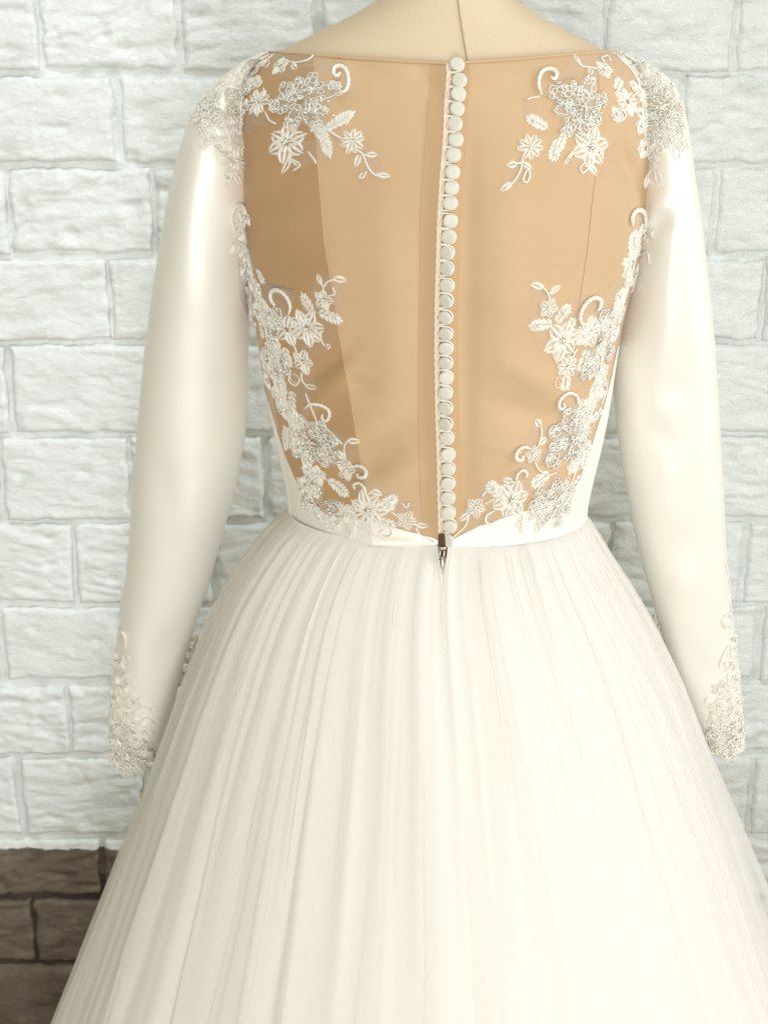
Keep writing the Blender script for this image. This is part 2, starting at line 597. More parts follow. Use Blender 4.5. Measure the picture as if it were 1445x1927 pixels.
mesh_folds = [(560, 770, 660, 690, 22, .0030), (575, 735, 660, 660, 20, -.0028), (620, 850, 720, 790, 26, .0026), (640, 900, 760, 830, 30, -.0026),
              (790, 140, 838, 158, 14, -.0022), (778, 130, 700, 122, 10, .0014), (560, 112, 640, 150, 14, .0016), (520, 250, 600, 230, 20, -.0015),
              (880, 130, 980, 150, 14, .0014), (1050, 150, 1180, 240, 22, .0018), (1110, 300, 1190, 330, 24, -.0022), (1170, 280, 1205, 370, 16, -.003),
              (1060, 740, 960, 690, 26, .0024), (1030, 790, 930, 760, 24, -.0020), (470, 380, 520, 330, 18, .002), (470, 470, 560, 430, 22, .0018),
              (480, 530, 600, 500, 20, -.0016), (720, 300, 745, 900, 40, .0012), (950, 250, 940, 820, 44, .0012), (800, 200, 812, 980, 16, -.0012),
              (880, 200, 876, 960, 18, -.0012), (660, 940, 800, 880, 30, .0018), (700, 730, 650, 720, 14, -.0015)]


def bodice_disp(P):
    q = project(P)
    return np.where(P[..., 1] < 0, ridge(q, mesh_folds) * 2.3, 0)


NT, NR = 300, 110
ths = np.linspace(0, 2 * np.pi, NT, endpoint=False)
V = np.zeros((NT, NR, 3))
for i, th in enumerate(ths):
    if math.sin(th) < -0.02:
        zt = solve_top(th, lambda x: np.interp(x, nkx, nky), at(820, 20, 0)[2], at(820, 200, 0)[2], 0.003)
    else:
        zt = Z_SHOULDER
    V[i] = body(np.full(NR, th), np.linspace(zt, Z_WAIST + .002, NR), 0.003)
d = bodice_disp(V)
V[..., 1] -= d
bod = part(mesh('mesh_bodice', V.reshape(-1, 3), grid_faces(NT, NR, True), M_TAN))
BOD = V
mb = MB()
mb.tube([V[i, 0] + np.array([0, -.0006, .0002]) for i in range(NT // 2 + 3, NT - 2)], 0.0011, 6)
part(mb.build('neckline_hem', M_TAN))

# --- satin lower bodice with waistband
sl = ([476, 490, 505, 520, 536, 556, 592, 660, 740, 815, 832, 850, 900, 985, 1060, 1086, 1104, 1120, 1136, 1150, 1162],
      [640, 700, 755, 805, 855, 903, 947, 970, 992, 1012, 1021, 1016, 990, 962, 944, 908, 868, 815, 765, 710, 650])
ths2 = np.concatenate([np.linspace(0, np.pi, 60, endpoint=False), np.linspace(np.pi, 2 * np.pi, 400, endpoint=False)])
NR2 = 40
V = np.zeros((len(ths2), NR2, 3))
for i, th in enumerate(ths2):
    if math.sin(th) < -0.02:
        zt = solve_top(th, lambda x: np.interp(x, *sl), at(820, 560, 0)[2], Z_WAIST + .0015, 0.0035)
    else:
        zt = at(820, 580, 0)[2]
    V[i] = body(np.full(NR2, th), np.linspace(zt, Z_WAIST - .002, NR2), 0.0035)
d = bodice_disp(V)
V[..., 1] -= d * .6
q = project(V)
V[..., 1] -= ridge(q, [(560, 960, 700, 1003, 9, .0012), (700, 1003, 815, 1018, 8, .0007), (880, 1010, 1060, 975, 9, .0012), (900, 1000, 1000, 985, 6, -.0012), (590, 945, 640, 985, 9, -.0015)])
SAT = V
part(mesh('satin_waist_panel', V.reshape(-1, 3), grid_faces(len(ths2), NR2, True), M_SATIN))

# --- skirt
ST = np.array([(957, 549, 1096), (968, 535, 1101), (985, 512, 1114), (1015, 486, 1132), (1050, 459, 1153), (1100, 426, 1186), (1168, 391, 1226), (1265, 350, 1275),
               (1413, 294, 1336), (1530, 250, 1388), (1640, 204, 1434), (1760, 156, 1486), (1927, 90, 1562)], float)
_sz = np.array([at(820, r[0], 0)[2] for r in ST])
_sl = np.array([at(r[1], r[0], 0)[0] for r in ST])
_sr = np.array([at(r[2], r[0], 0)[0] for r in ST])
k = (0.0 - _sz[-1]) / (_sz[-1] - _sz[-3])
_sz = np.append(_sz, 0.004); _sl = np.append(_sl, _sl[-1] + (_sl[-1] - _sl[-3]) * k); _sr = np.append(_sr, _sr[-1] + (_sr[-1] - _sr[-3]) * k)
ZTOP = Z_WAIST + .001


def skirt(seed, shrink, amp, under=None, nth=1000, nrow=90, gather=1.0):
    r = np.random.RandomState(seed)
    th = np.linspace(0, 2 * np.pi, nth, endpoint=False)
    t = np.linspace(0, 1, nrow) ** 1.6
    z = ZTOP + (0.004 - ZTOP) * t
    T, Zg = np.meshgrid(th, z, indexing='ij')
    tt = np.broadcast_to(t, T.shape)
    l, rr = np.interp(Zg, _sz[::-1], _sl[::-1]), np.interp(Zg, _sz[::-1], _sr[::-1])
    hw = (rr - l) / 2
    w0 = hw[0, 0]
    hd = 0.090 + (hw - w0) * 0.80

    hwT = hw
    dr = np.zeros_like(T); dt = np.zeros_like(T)

    def folds(n, wmin, wmax, kmin, kmax, t0min, t0max, lmin, lmax, drift):
        """separate gathers: each has its own place, width, length and lean"""
        nonlocal dr, dt
        for _ in range(n):
            c0 = r.uniform(0, 2 * np.pi); wd = r.uniform(wmin, wmax); k = r.uniform(kmin, kmax)
            s0 = r.uniform(t0min, t0max); s1 = max(s0, 0) + r.uniform(lmin, lmax)
            cen = c0 + r.uniform(-drift, drift) * tt[0] + .012 * np.sin(tt[0] * 5 + r.uniform(0, 6))
            wt = wd * (1 + r.uniform(-.2, .9) * tt[0])
            env = np.clip((tt[0] - s0) / max(.02, .3 * (s1 - s0)), 0, 1) * np.clip((s1 - tt[0]) / (.5 * (s1 - s0)), 0, 1)
            env = env * env * (3 - 2 * env)
            i = np.abs((c0 - th + np.pi) % (2 * np.pi) - np.pi) < 4.5 * wd + drift + .03
            x = ((T[i] - cen + np.pi) % (2 * np.pi) - np.pi) / wt
            sk = np.where(x > 0, x * r.uniform(.7, 1.6), x)
            g = np.exp(-sk * sk) * env
            a = k * wd * hwT[i]
            dr[i] += a * g
            dt[i] += a * r.choice([-1, 1]) * .9 * g * np.clip(1 - np.abs(x), -1, 1)
    folds(int(150 * gather), .008, .026, .32, .85, -.25, -.10, .08, .40, .03)
    folds(int(75 * amp), .016, .046, .28, .70, -.3, .02, .35, 1.3, .05)
    folds(int(34 * amp), .040, .11, .18, .42, 0, .25, .5, 1.4, .10)
    start = np.clip(tt / .012, 0, 1)
    dr *= start; dt *= start
    sh = shrink * np.clip(tt / .35, 0.05, 1) * (1 + 1.1 * tt)
    rx, ry = hw - sh + dr - 2.1 * dr.mean(0)[None], hd - sh + dr - 2.1 * dr.mean(0)[None]
    Te = T + dt / np.maximum(hw, .1)
    x = (l + rr) / 2 + rx * np.cos(Te)
    y = ry * np.sin(Te)
    # keep each row inside the outline of the skirt
    cx = (l + rr) / 2
    k = ((hw - sh)[0] / np.abs(x - cx).max(0))[None]
    x, y = cx + (x - cx) * k, y * k
    if under is not None:                     # it lies on the layer below and never cuts through it
        ro, ri = np.hypot(x - cx, y), np.hypot(under[..., 0] - cx, under[..., 1])
        gap = .0006 + .0016 * np.clip(tt / .1, 0, 1)
        dlt = ro - (ri + gap)
        lift = np.where(dlt > 0, ro, ri + gap) + .0012 * np.clip(tt / .1, 0, 1) * np.exp(-np.abs(dlt) / .0012)
        x, y = cx + (x - cx) * lift / ro, y * lift / ro
    return np.stack([x, y, Zg], -1)


LIN = skirt(3, 0.016, .5, None, gather=.35)
part(mesh('skirt_lining', LIN.reshape(-1, 3), grid_faces(1000, 90, True), M_LINING))
OUT = LIN
for sd, shk, am, gt in ((23, 0.009, 1.0, .9), (36, 0.004, 1.1, 1.0), (61, 0.0, 1.2, 1.1)):
    V = skirt(sd, shk, am, OUT, gather=gt)
    part(mesh('tulle_layer', V.reshape(-1, 3), grid_faces(1000, 90, True), M_TULLE))
    OUT = V

# --- sleeves
SLL = np.array([  # row, left, right, depth of centre, half depth
    (96, 506, 512, .004, .008), (103, 482, 500, .003, .018), (115, 458, 482, .002, .026), (128, 439, 464, .001, .032), (150, 411, 452, 0, .039), (180, 385, 447, 0, .045),
    (210, 366, 447, 0, .050), (240, 352, 449, 0, .053), (300, 334, 453, 0, .056), (360, 320, 456, 0, .056), (400, 312, 459, 0, .055), (460, 301, 463, .002, .054),
    (540, 288, 466, .005, .052), (650, 273, 468, .015, .050), (700, 268, 467, .02, .049), (760, 262, 466, .025, .048), (830, 256, 462, .032, .047), (900, 251, 450, .04, .046),
    (960, 247, 436, .047, .045), (1030, 242, 415, .057, .043), (1100, 234, 396, .067, .041), (1160, 226, 376, .076, .039), (1215, 218, 358, .085, .037),
    (1290, 210, 338, .095, .035), (1340, 206, 328, .10, .034), (1400, 208, 314, .105, .033), (1436, 216, 300, .108, .032)], float)
SLR = np.array([
    (96, 1150, 1156, .004, .008), (103, 1165, 1186, .003, .018), (115, 1184, 1208, .002, .026), (128, 1196, 1234, .001, .032), (150, 1203, 1260, 0, .039), (180, 1208, 1277, 0, .045),
    (210, 1211, 1284, 0, .050), (240, 1213, 1290, 0, .053), (300, 1214, 1298, 0, .056), (340, 1212, 1304, 0, .056), (380, 1207, 1311, 0, .055), (440, 1198, 1319, .002, .055),
    (500, 1187, 1327, .005, .053), (560, 1175, 1335, .008, .052), (620, 1163, 1341, .012, .050), (690, 1153, 1346, .02, .049), (740, 1154, 1350, .025, .048), (820, 1161, 1354, .032, .047),
    (890, 1171, 1358, .04, .046), (950, 1182, 1361, .047, .045), (1000, 1191, 1363, .053, .044), (1090, 1213, 1371, .065, .041), (1160, 1233, 1378, .076, .039), (1240, 1256, 1388, .087, .036),
    (1310, 1280, 1394, .096, .034), (1370, 1304, 1399, .102, .033), (1430, 1330, 1398, .107, .032)], float)
foldL = [(395, 268, 452, 292, 11, -.0030), (400, 245, 450, 262, 10, .0022), (405, 330, 395, 480, 26, -.0022), (362, 300, 356, 560, 30, .0016),
         (350, 900, 380, 1010, 34, .0020), (295, 860, 320, 960, 24, -.0016), (300, 1250, 350, 1180, 20, -.0022), (420, 640, 440, 820, 26, -.0018), (255, 1190, 270, 1300, 20, .0016)]
foldR = [(1214, 385, 1262, 391, 7, .0032), (1226, 440, 1258, 402, 12, -.0060), (1220, 500, 1240, 440, 14, -.0025), (1255, 420, 1250, 600, 20, .0022), (1268, 610, 1226, 716, 20, .0014), (1250, 740, 1300, 735, 20, -.0010),
         (1214, 775, 1262, 760, 18, .0012), (1220, 800, 1265, 850, 18, -.0020), (1235, 1060, 1300, 1010, 22, -.0020), (1260, 1080, 1310, 1110, 22, .0020), (1290, 1210, 1330, 1290, 20, -.0020), (1265, 1120, 1275, 1300, 20, .0016), (1250, 870, 1240, 990, 22, .0015)]


for tab_, col_, sg_ in ((SLL, 2, 1), (SLR, 1, -1)):
    tab_[:, col_] += sg_ * np.interp(tab_[:, 0], [96, 128, 180, 380, 470, 520], [0, 10, 22, 20, 6, 0])


def sleeve(tab, folds, out, cut):
    pys = np.concatenate([np.linspace(96, 250, 34), np.linspace(256, tab[-1, 0] - cut, 110)])
    na = 64
    a = np.linspace(0, 2 * np.pi, na, endpoint=False)
    V = np.zeros((na, len(pys), 3))
    lerp = lambda p, c: np.mean([np.interp(p + d, tab[:, 0], tab[:, c]) for d in ((0,) if p < 130 else (-14, -7, 0, 7, 14))])
    for j, p in enumerate(pys):
        l, r, yc, hd = (lerp(p, c) for c in (1, 2, 3, 4))
        pl, pr = at(l, p, yc), at(r, p, yc)
        cx, hw = (pl[0] + pr[0]) / 2, (pr[0] - pl[0]) / 2
        c, s = np.cos(a), np.sin(a)
        V[:, j, 0] = cx + hw * np.sign(c) * np.abs(c) ** .92
        V[:, j, 1] = yc - hd * np.sign(s) * np.abs(s) ** .92
        V[:, j, 2] = pl[2] + (out * 0.10) * hw * c * min(1, max(0, (p - 300) / 300))
    q = project(V)
    fr = np.clip(np.sin(a), 0, 1)[:, None] ** .5
    V[..., 1] -= ridge(q, [(a0, b0, a1, b1, w0 * 1.45, h0) for a0, b0, a1, b1, w0, h0 in folds]) * fr * 1.5
    o = part(mesh('sleeve', V.reshape(-1, 3), grid_faces(na, len(pys), True, 0, True), M_SATIN))
    return o, V


slL, VSL = sleeve(SLL, foldL, 1, 24)
slR, VSR = sleeve(SLR, foldR, -1, 40)

# ------------------------------------------------------------------ surface to sew things on
vs, fs, kk = [], [], 0
for V, closed in ((BOD, True), (SAT, True), (VSL, True), (VSR, True)):
    n, m = V.shape[:2]
    vs.append(V.reshape(-1, 3)); fs += grid_faces(n, m, True, kk); kk += n * m
BVH = BVHTree.FromPolygons([tuple(v) for v in np.concatenate(vs)], fs)
CV = Vector(CAM)


def hit(px, py):
    d = Vector(ray(px, py))
    loc, nor, idx, dist = BVH.ray_cast(CV, d)
    if loc is None:
        p = Vector(at(px, py, 0.03 if py < 700 else 0.02 + .1 * (py - 700) / 700))
        loc, nor, idx, dist = BVH.find_nearest(p)
        d2 = (loc - CV).normalized()
        if nor.dot(d2) > 0: nor = -nor
        k = (p - loc).length
        if k < 0.010: loc = p
        return loc, nor
    if nor.dot(d) > 0: nor = -nor
    return loc, nor


def on(px, py, h):
    loc, nor = hit(px, py)
    return np.array(loc + nor * (h * MM))


CLAMP = 13      # how far, in photo pixels, lace bends down to meet the cloth


class Patch:
    """a little frame on the cloth: photo-pixel offsets (u right, v up) and height h"""
    def __init__(s, px, py):
        loc, nor = hit(px, py)
        s.c, s.n = np.array(loc), np.array(nor)
        r = np.array([1.0, 0, 0]); r -= s.n * (r @ s.n); r /= np.linalg.norm(r) + 1e-9
        u = np.cross(s.n, r)
        if u[2] < 0: u = -u
        s.r, s.u = r / max(.5, r[0]), u / max(.55, u @ UPV)
        s.k = MM * (np.linalg.norm(s.c - CAM) / DIST)

    def pts(s, U, Vv, H):
        out = np.zeros((len(U), 3))
        for i in range(len(U)):
            p = s.c + (s.r * U[i] + s.u * Vv[i]) * s.k
            loc, nor, idx, dist = BVH.find_nearest(Vector(p))
            n = np.array(nor)
            if n @ s.n < 0: n = -n
            n = n * .6 + s.n * .4
            d = np.array(loc) - p
            dl = np.linalg.norm(d)
            if dl > CLAMP * s.k: d *= CLAMP * s.k / dl
            out[i] = p + d + n * H[i] * s.k
        return out


# ------------------------------------------------------------------ buttons and loops
buttons = [(859, 124), (863, 153), (861, 179), (858, 206), (854, 234), (855.5, 263), (851, 292), (849, 324), (847, 353), (845, 382), (845, 415),
           (843, 445), (840, 474), (839, 504), (839.5, 536), (838, 564), (837, 595), (837, 626), (837.6, 653), (837, 681), (838, 708.5),
           (836.6, 737), (837, 766), (837, 796), (839, 822), (841, 853.5), (841, 880), (841, 907.5), (841, 935), (842, 963), (844.5, 988), (841, 1014.5)]
cordx = ([116, 140, 200, 260, 330, 420, 560, 650, 750, 860, 950, 1008], [840, 843, 838, 836, 830, 825, 821, 820, 821, 824, 826, 827])
tilts = {13: -.55, 14: -.2, 15: -.5, 17: -.35, 12: -.45, 22: -.35, 23: -.5, 31: -.45, 19: -.25, 24: -.2}
prof = [(0, 3.0), (6, 2.95), (10, 2.6), (12, 1.9), (13.1, .7), (13.3, -0.6), (12.8, -1.4), (11, -2.4), (5, -2.6), (4, -5.5)]
for i, (bx, by) in enumerate(buttons):
    pt = Patch(bx, min(by, 1010))
    if by > 1010: pt.c = pt.c + pt.u * (1010 - by) * pt.k
    ty = tilts.get(i, rnd.uniform(-.30, .12)); tx = rnd.uniform(-.2, .2)
    nrm = pt.n + pt.r * ty + pt.u * tx; nrm /= np.linalg.norm(nrm)
    a = np.cross(nrm, pt.u); a /= np.linalg.norm(a); b = np.cross(a, nrm)
    c = pt.c + pt.n * 8.5 * pt.k
    seg = 22
    sc_ = rnd.uniform(.97, 1.04)
    V = [c + nrm * prof[0][1] * pt.k]
    for (rr, hh) in prof[1:]:
        for j in range(seg):
            an = 2 * math.pi * j / seg
            V.append(c + (a * math.cos(an) + b * math.sin(an)) * rr * sc_ * pt.k + nrm * hh * pt.k)
    F = [(0, 1 + j, 1 + (j + 1) % seg) for j in range(seg)]
    for q_ in range(len(prof) - 2):
        for j in range(seg):
            k2 = (j + 1) % seg
            F.append((1 + q_ * seg + j, 1 + (q_ + 1) * seg + j, 1 + (q_ + 1) * seg + k2, 1 + q_ * seg + k2))
    part(mesh('button', V, F, M_BUTTON))
    # the elastic loop that holds it: from the cord, over the top edge, round the right side and back
    if i < 31:
        cx = float(np.interp(by, *cordx))
        lp = [(cx + 1, by - 13), (cx + 7, by - 14.5), (bx - 4, by - 13.5), (bx + 8, by - 11), (bx + 13.5, by - 2), (bx + 10, by + 9), (bx, by + 13), (cx + 6, by + 13.5), (cx + 1, by + 13)]
        hs = [2.5, 4, 4.5, 4, 3.5, 4, 4.5, 4, 2.5]
        cc = spline([(p[0], p[1], h) for p, h in zip(lp, hs)], 26)
        mb = MB(); mb.tube([on(p[0], p[1], p[2]) for p in cc], 0.00085, 6)
        part(mb.build('button_loop', M_CORD))
mb = MB()
ys = np.linspace(118, 1008, 220)
mb.tube([on(np.interp(y, *cordx) + .8 * math.sin(y * .42), y, 2.0) for y in ys], 0.0016, 7)
mb.tube([on(np.interp(y, *cordx) + 4.5 + .7 * math.sin(y * .42 + 2), y, 1.6) for y in ys], 0.0009, 6)
part(mb.build('loop_tape', M_LOOP))

# placket facing: a second layer of mesh either side of the opening
for x_off, wd, y0 in ((-34, 33, 122), (20, 22, 122)):
    ys = np.linspace(y0, 1003, 90); us = np.linspace(0, wd, 6)
    V = [[on(np.interp(y, *cordx) + x_off + u + 1.5 * math.sin(y * .013) * (u < 3), y, 1.0 + .3 * math.sin(y * .05) * math.sin(u)) for y in ys] for u in us]
    part(mesh('placket_facing', np.array(V).reshape(-1, 3), grid_faces(6, 90), M_TAN3))

# left side panel: a sheet of deeper tan laid over the mesh
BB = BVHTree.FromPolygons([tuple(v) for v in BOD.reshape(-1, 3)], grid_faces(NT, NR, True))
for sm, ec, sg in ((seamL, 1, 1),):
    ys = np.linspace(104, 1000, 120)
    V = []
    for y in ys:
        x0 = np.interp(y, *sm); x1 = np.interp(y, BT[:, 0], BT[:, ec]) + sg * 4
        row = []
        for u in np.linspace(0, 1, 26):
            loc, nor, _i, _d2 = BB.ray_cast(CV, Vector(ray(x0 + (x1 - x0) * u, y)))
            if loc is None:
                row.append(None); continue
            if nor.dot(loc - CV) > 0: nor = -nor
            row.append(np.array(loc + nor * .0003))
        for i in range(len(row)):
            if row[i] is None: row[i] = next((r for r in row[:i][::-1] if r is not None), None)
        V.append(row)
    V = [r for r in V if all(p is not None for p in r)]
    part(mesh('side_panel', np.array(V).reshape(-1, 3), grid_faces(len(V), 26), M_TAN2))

# panel seams of the mesh
for sm in (seamL, seamR):
    mb = MB(); mb.tube([on(np.interp(y, *sm), y, .2) for y in np.linspace(125, 900 if sm is seamL else 880, 90)], 0.00055, 5)
    part(mb.build('panel_seam', M_TAN))

# zip under the last button
zx, zy = 831, 1036
zp = at(zx, zy, -0.098)
mb = MB()
mb.box(zp + np.array([0, 0, .002]), 0.0062, 0.003, 0.0022)
mb.box(zp + np.array([-.0018, 0, -.004]), 0.0011, 0.003, 0.008)
mb.box(zp + np.array([.0018, 0, -.004]), 0.0011, 0.003, 0.008)
mb.box(zp + np.array([0, 0, -.008]), 0.0050, 0.003, 0.0016)
mb.tube([zp + np.array([0, -.003, -.004]), zp + np.array([.0006, -.0035, -.012]), zp + np.array([.0002, -.003, -.021])], 0.0011, 8, [.7, 1, 1.3])
part(mb.build('zip_slider', M_METAL))
gap = [(825, 1005), (835, 1003), (842, 1026), (841, 1040), (837, 1060), (833, 1074), (829, 1072), (824, 1040)]
part(mesh('zip_gap_shade', [at(x, y, -0.0936 - max(0, y - 1030) * .00016) for x, y in gap], [tuple(range(8))], M_DARK, None, False))  # flat dark sheet: the shade inside the opening, put in as colour

# edges of the skirt opening below the zip
BO = BVHTree.FromPolygons([tuple(v) for v in OUT.reshape(-1, 3)], grid_faces(1000, 90, True))
for pl in ([(843, 1024), (842, 1045), (838, 1075), (836, 1110), (835, 1160), (834, 1230)], [(822, 1026), (824, 1045), (829, 1078), (832, 1110), (831, 1180)]):
    c = spline(pl, 60); pts = []
    for x, y in c:
        loc, nor, _i, _d2 = BO.ray_cast(Vector(CAM), Vector(ray(x, y)))
        pts.append(np.array(loc) + np.array([0, -.0009, 0]))
    pts = np.array(pts)
    for k in range(3): pts[1:-1] = (pts[:-2] + pts[1:-1] * 2 + pts[2:]) / 4
    mb = MB(); mb.tube(pts, .00065, 6, np.linspace(1, .3, 60))
    part(mb.build('skirt_opening_edge', M_LINING))

# ------------------------------------------------------------------ lace
def padded(pt, mb, ang, length, width, start=0.0, ridges=3, hgt=3.2, u0=0, v0=0, tip=.62):
    """one satin-stitched petal: raised bundles of thread lying side by side on the cloth"""
    ns, nt = 7, 5
    ca, sa = math.cos(ang), math.sin(ang)
    for r in range(ridges):
        tc = -1 + (2 * r + 1) / ridges
        ln = length * (1 - .16 * abs(tc) + rnd.uniform(-.06, .06))
        hh = hgt * rnd.uniform(.8, 1.15)
        U, Vv, H = [], [], []
        for i in range(ns):
            s = i / (ns - 1)
            wv = width * .5 * (math.sin(math.pi * min(1, (.12 + .80 * s))) ** tip)
            for j in range(nt):
                t = -1 + 2 * j / (nt - 1)
                lat = wv * (tc + t * .74 / ridges)
                al = start + s * ln + (1 - t * t) * 1.2 * (s > .9)
                U.append(u0 + ca * al - sa * lat); Vv.append(v0 + sa * al + ca * lat)
                H.append(-.2 + hh * (1 - t * t) ** .5 * (math.sin(math.pi * (.07 + .86 * s)) ** .5))
        mb.add(pt.pts(U, Vv, H), grid_faces(ns, nt))


def ring(pt, mb, u, v, r, h, cord=1.15, turns=1.0, n=11):
    a0 = rnd.uniform(0, 6.28)
    an = np.linspace(a0, a0 + 2 * math.pi * turns, n)
    e = rnd.uniform(.75, 1.25)
    U = u + r * np.cos(an); Vv = v + r * e * np.sin(an)
    mb.tube(pt.pts(U, Vv, np.full(n, h) + rnd.uniform(-.4, .6)), cord * pt.k, 5)


def bead(pt, mb, u, v, h, bugle):
    c = pt.pts([u], [v], [h])[0]
    a = rnd.uniform(0, math.pi)
    d = pt.r * math.cos(a) + pt.u * math.sin(a) + pt.n * rnd.uniform(-.4, .6)
    d /= np.linalg.norm(d)
    if bugle:
        l = rnd.uniform(2.4, 4.2) * pt.k
        mb.tube([c - d * l, c + d * l], rnd.uniform(1.3, 1.7) * pt.k, 6)
    else:
        r = rnd.uniform(1.5, 2.2) * pt.k
        mb.tube([c - d * r, c - d * r * .6, c, c + d * r * .6, c + d * r], r, 7, [.25, .8, 1, .8, .25])


def jag_petal(pt, gd, mb, bd, ang, length, width, start):
    """large beaded petal: padded ground, corded scalloped edge, curls of cord and beads"""
    ca, sa = math.cos(ang), math.sin(ang)
    ns, nt = 8, 9
    U, Vv, H = [], [], []
    sd = rnd.randint(0, 999)
    for i in range(ns):
        s = i / (ns - 1)
        wv = width * .5 * (math.sin(math.pi * (.09 + .80 * s)) ** .6)
        for j in range(nt):
            t = -1 + 2 * j / (nt - 1)
            sc2 = 1 + .10 * math.sin(j * 2.4 + sd) * s
            al = start + s * length * sc2
            U.append(ca * al - sa * t * wv); Vv.append(sa * al + ca * t * wv)
            H.append(.2 + 2.4 * (1 - t ** 4) * (math.sin(math.pi * (.08 + .84 * s)) ** .4) * (.75 + .25 * math.cos(t * 9)) + 2.2 * (float(vnoise(np.array([U[-1] * .16 + 50]), np.array([Vv[-1] * .16 + 50]), sd)[0]) - .5))
    gd.add(pt.pts(U, Vv, H), grid_faces(ns, nt))
    # edge cord
    n = 26
    ed = []
    for q in np.linspace(0, 1, n):
        t = -1 + 2 * q
        s = math.sin(math.pi * q) ** .55
        wv = width * .52 * (math.sin(math.pi * (.09 + .80 * min(s, .8))) ** .6)
        al = start + length * (s * 1.0) + 1.6 * math.sin(q * 30 + sd)
        ed.append((ca * al - sa * t * wv * (.35 + .65 * s), sa * al + ca * t * wv * (.35 + .65 * s)))
    ed = np.array(ed)
    mb.tube(pt.pts(ed[:, 0], ed[:, 1], np.full(n, 2.2)), 1.15 * pt.k, 5)
    area_ = length * width
    for _ in range(int(area_ / 260) + 2):
        s, t = rnd.uniform(.25, .95), rnd.uniform(-.75, .75)
        wv = width * .5 * (math.sin(math.pi * (.09 + .80 * s)) ** .6)
        al = start + s * length
        ring(pt, mb, ca * al - sa * t * wv, sa * al + ca * t * wv, rnd.uniform(3.2, 6.0), 3.4)
    for _ in range(int(area_ / 210) + 2):
        s, t = rnd.uniform(.15, .98), rnd.uniform(-.85, .85)
        wv = width * .5 * (math.sin(math.pi * (.09 + .80 * s)) ** .6)
        al = start + s * length
        bead(pt, bd, ca * al - sa * t * wv, sa * al + ca * t * wv, 4.6, rnd.random() < .7)


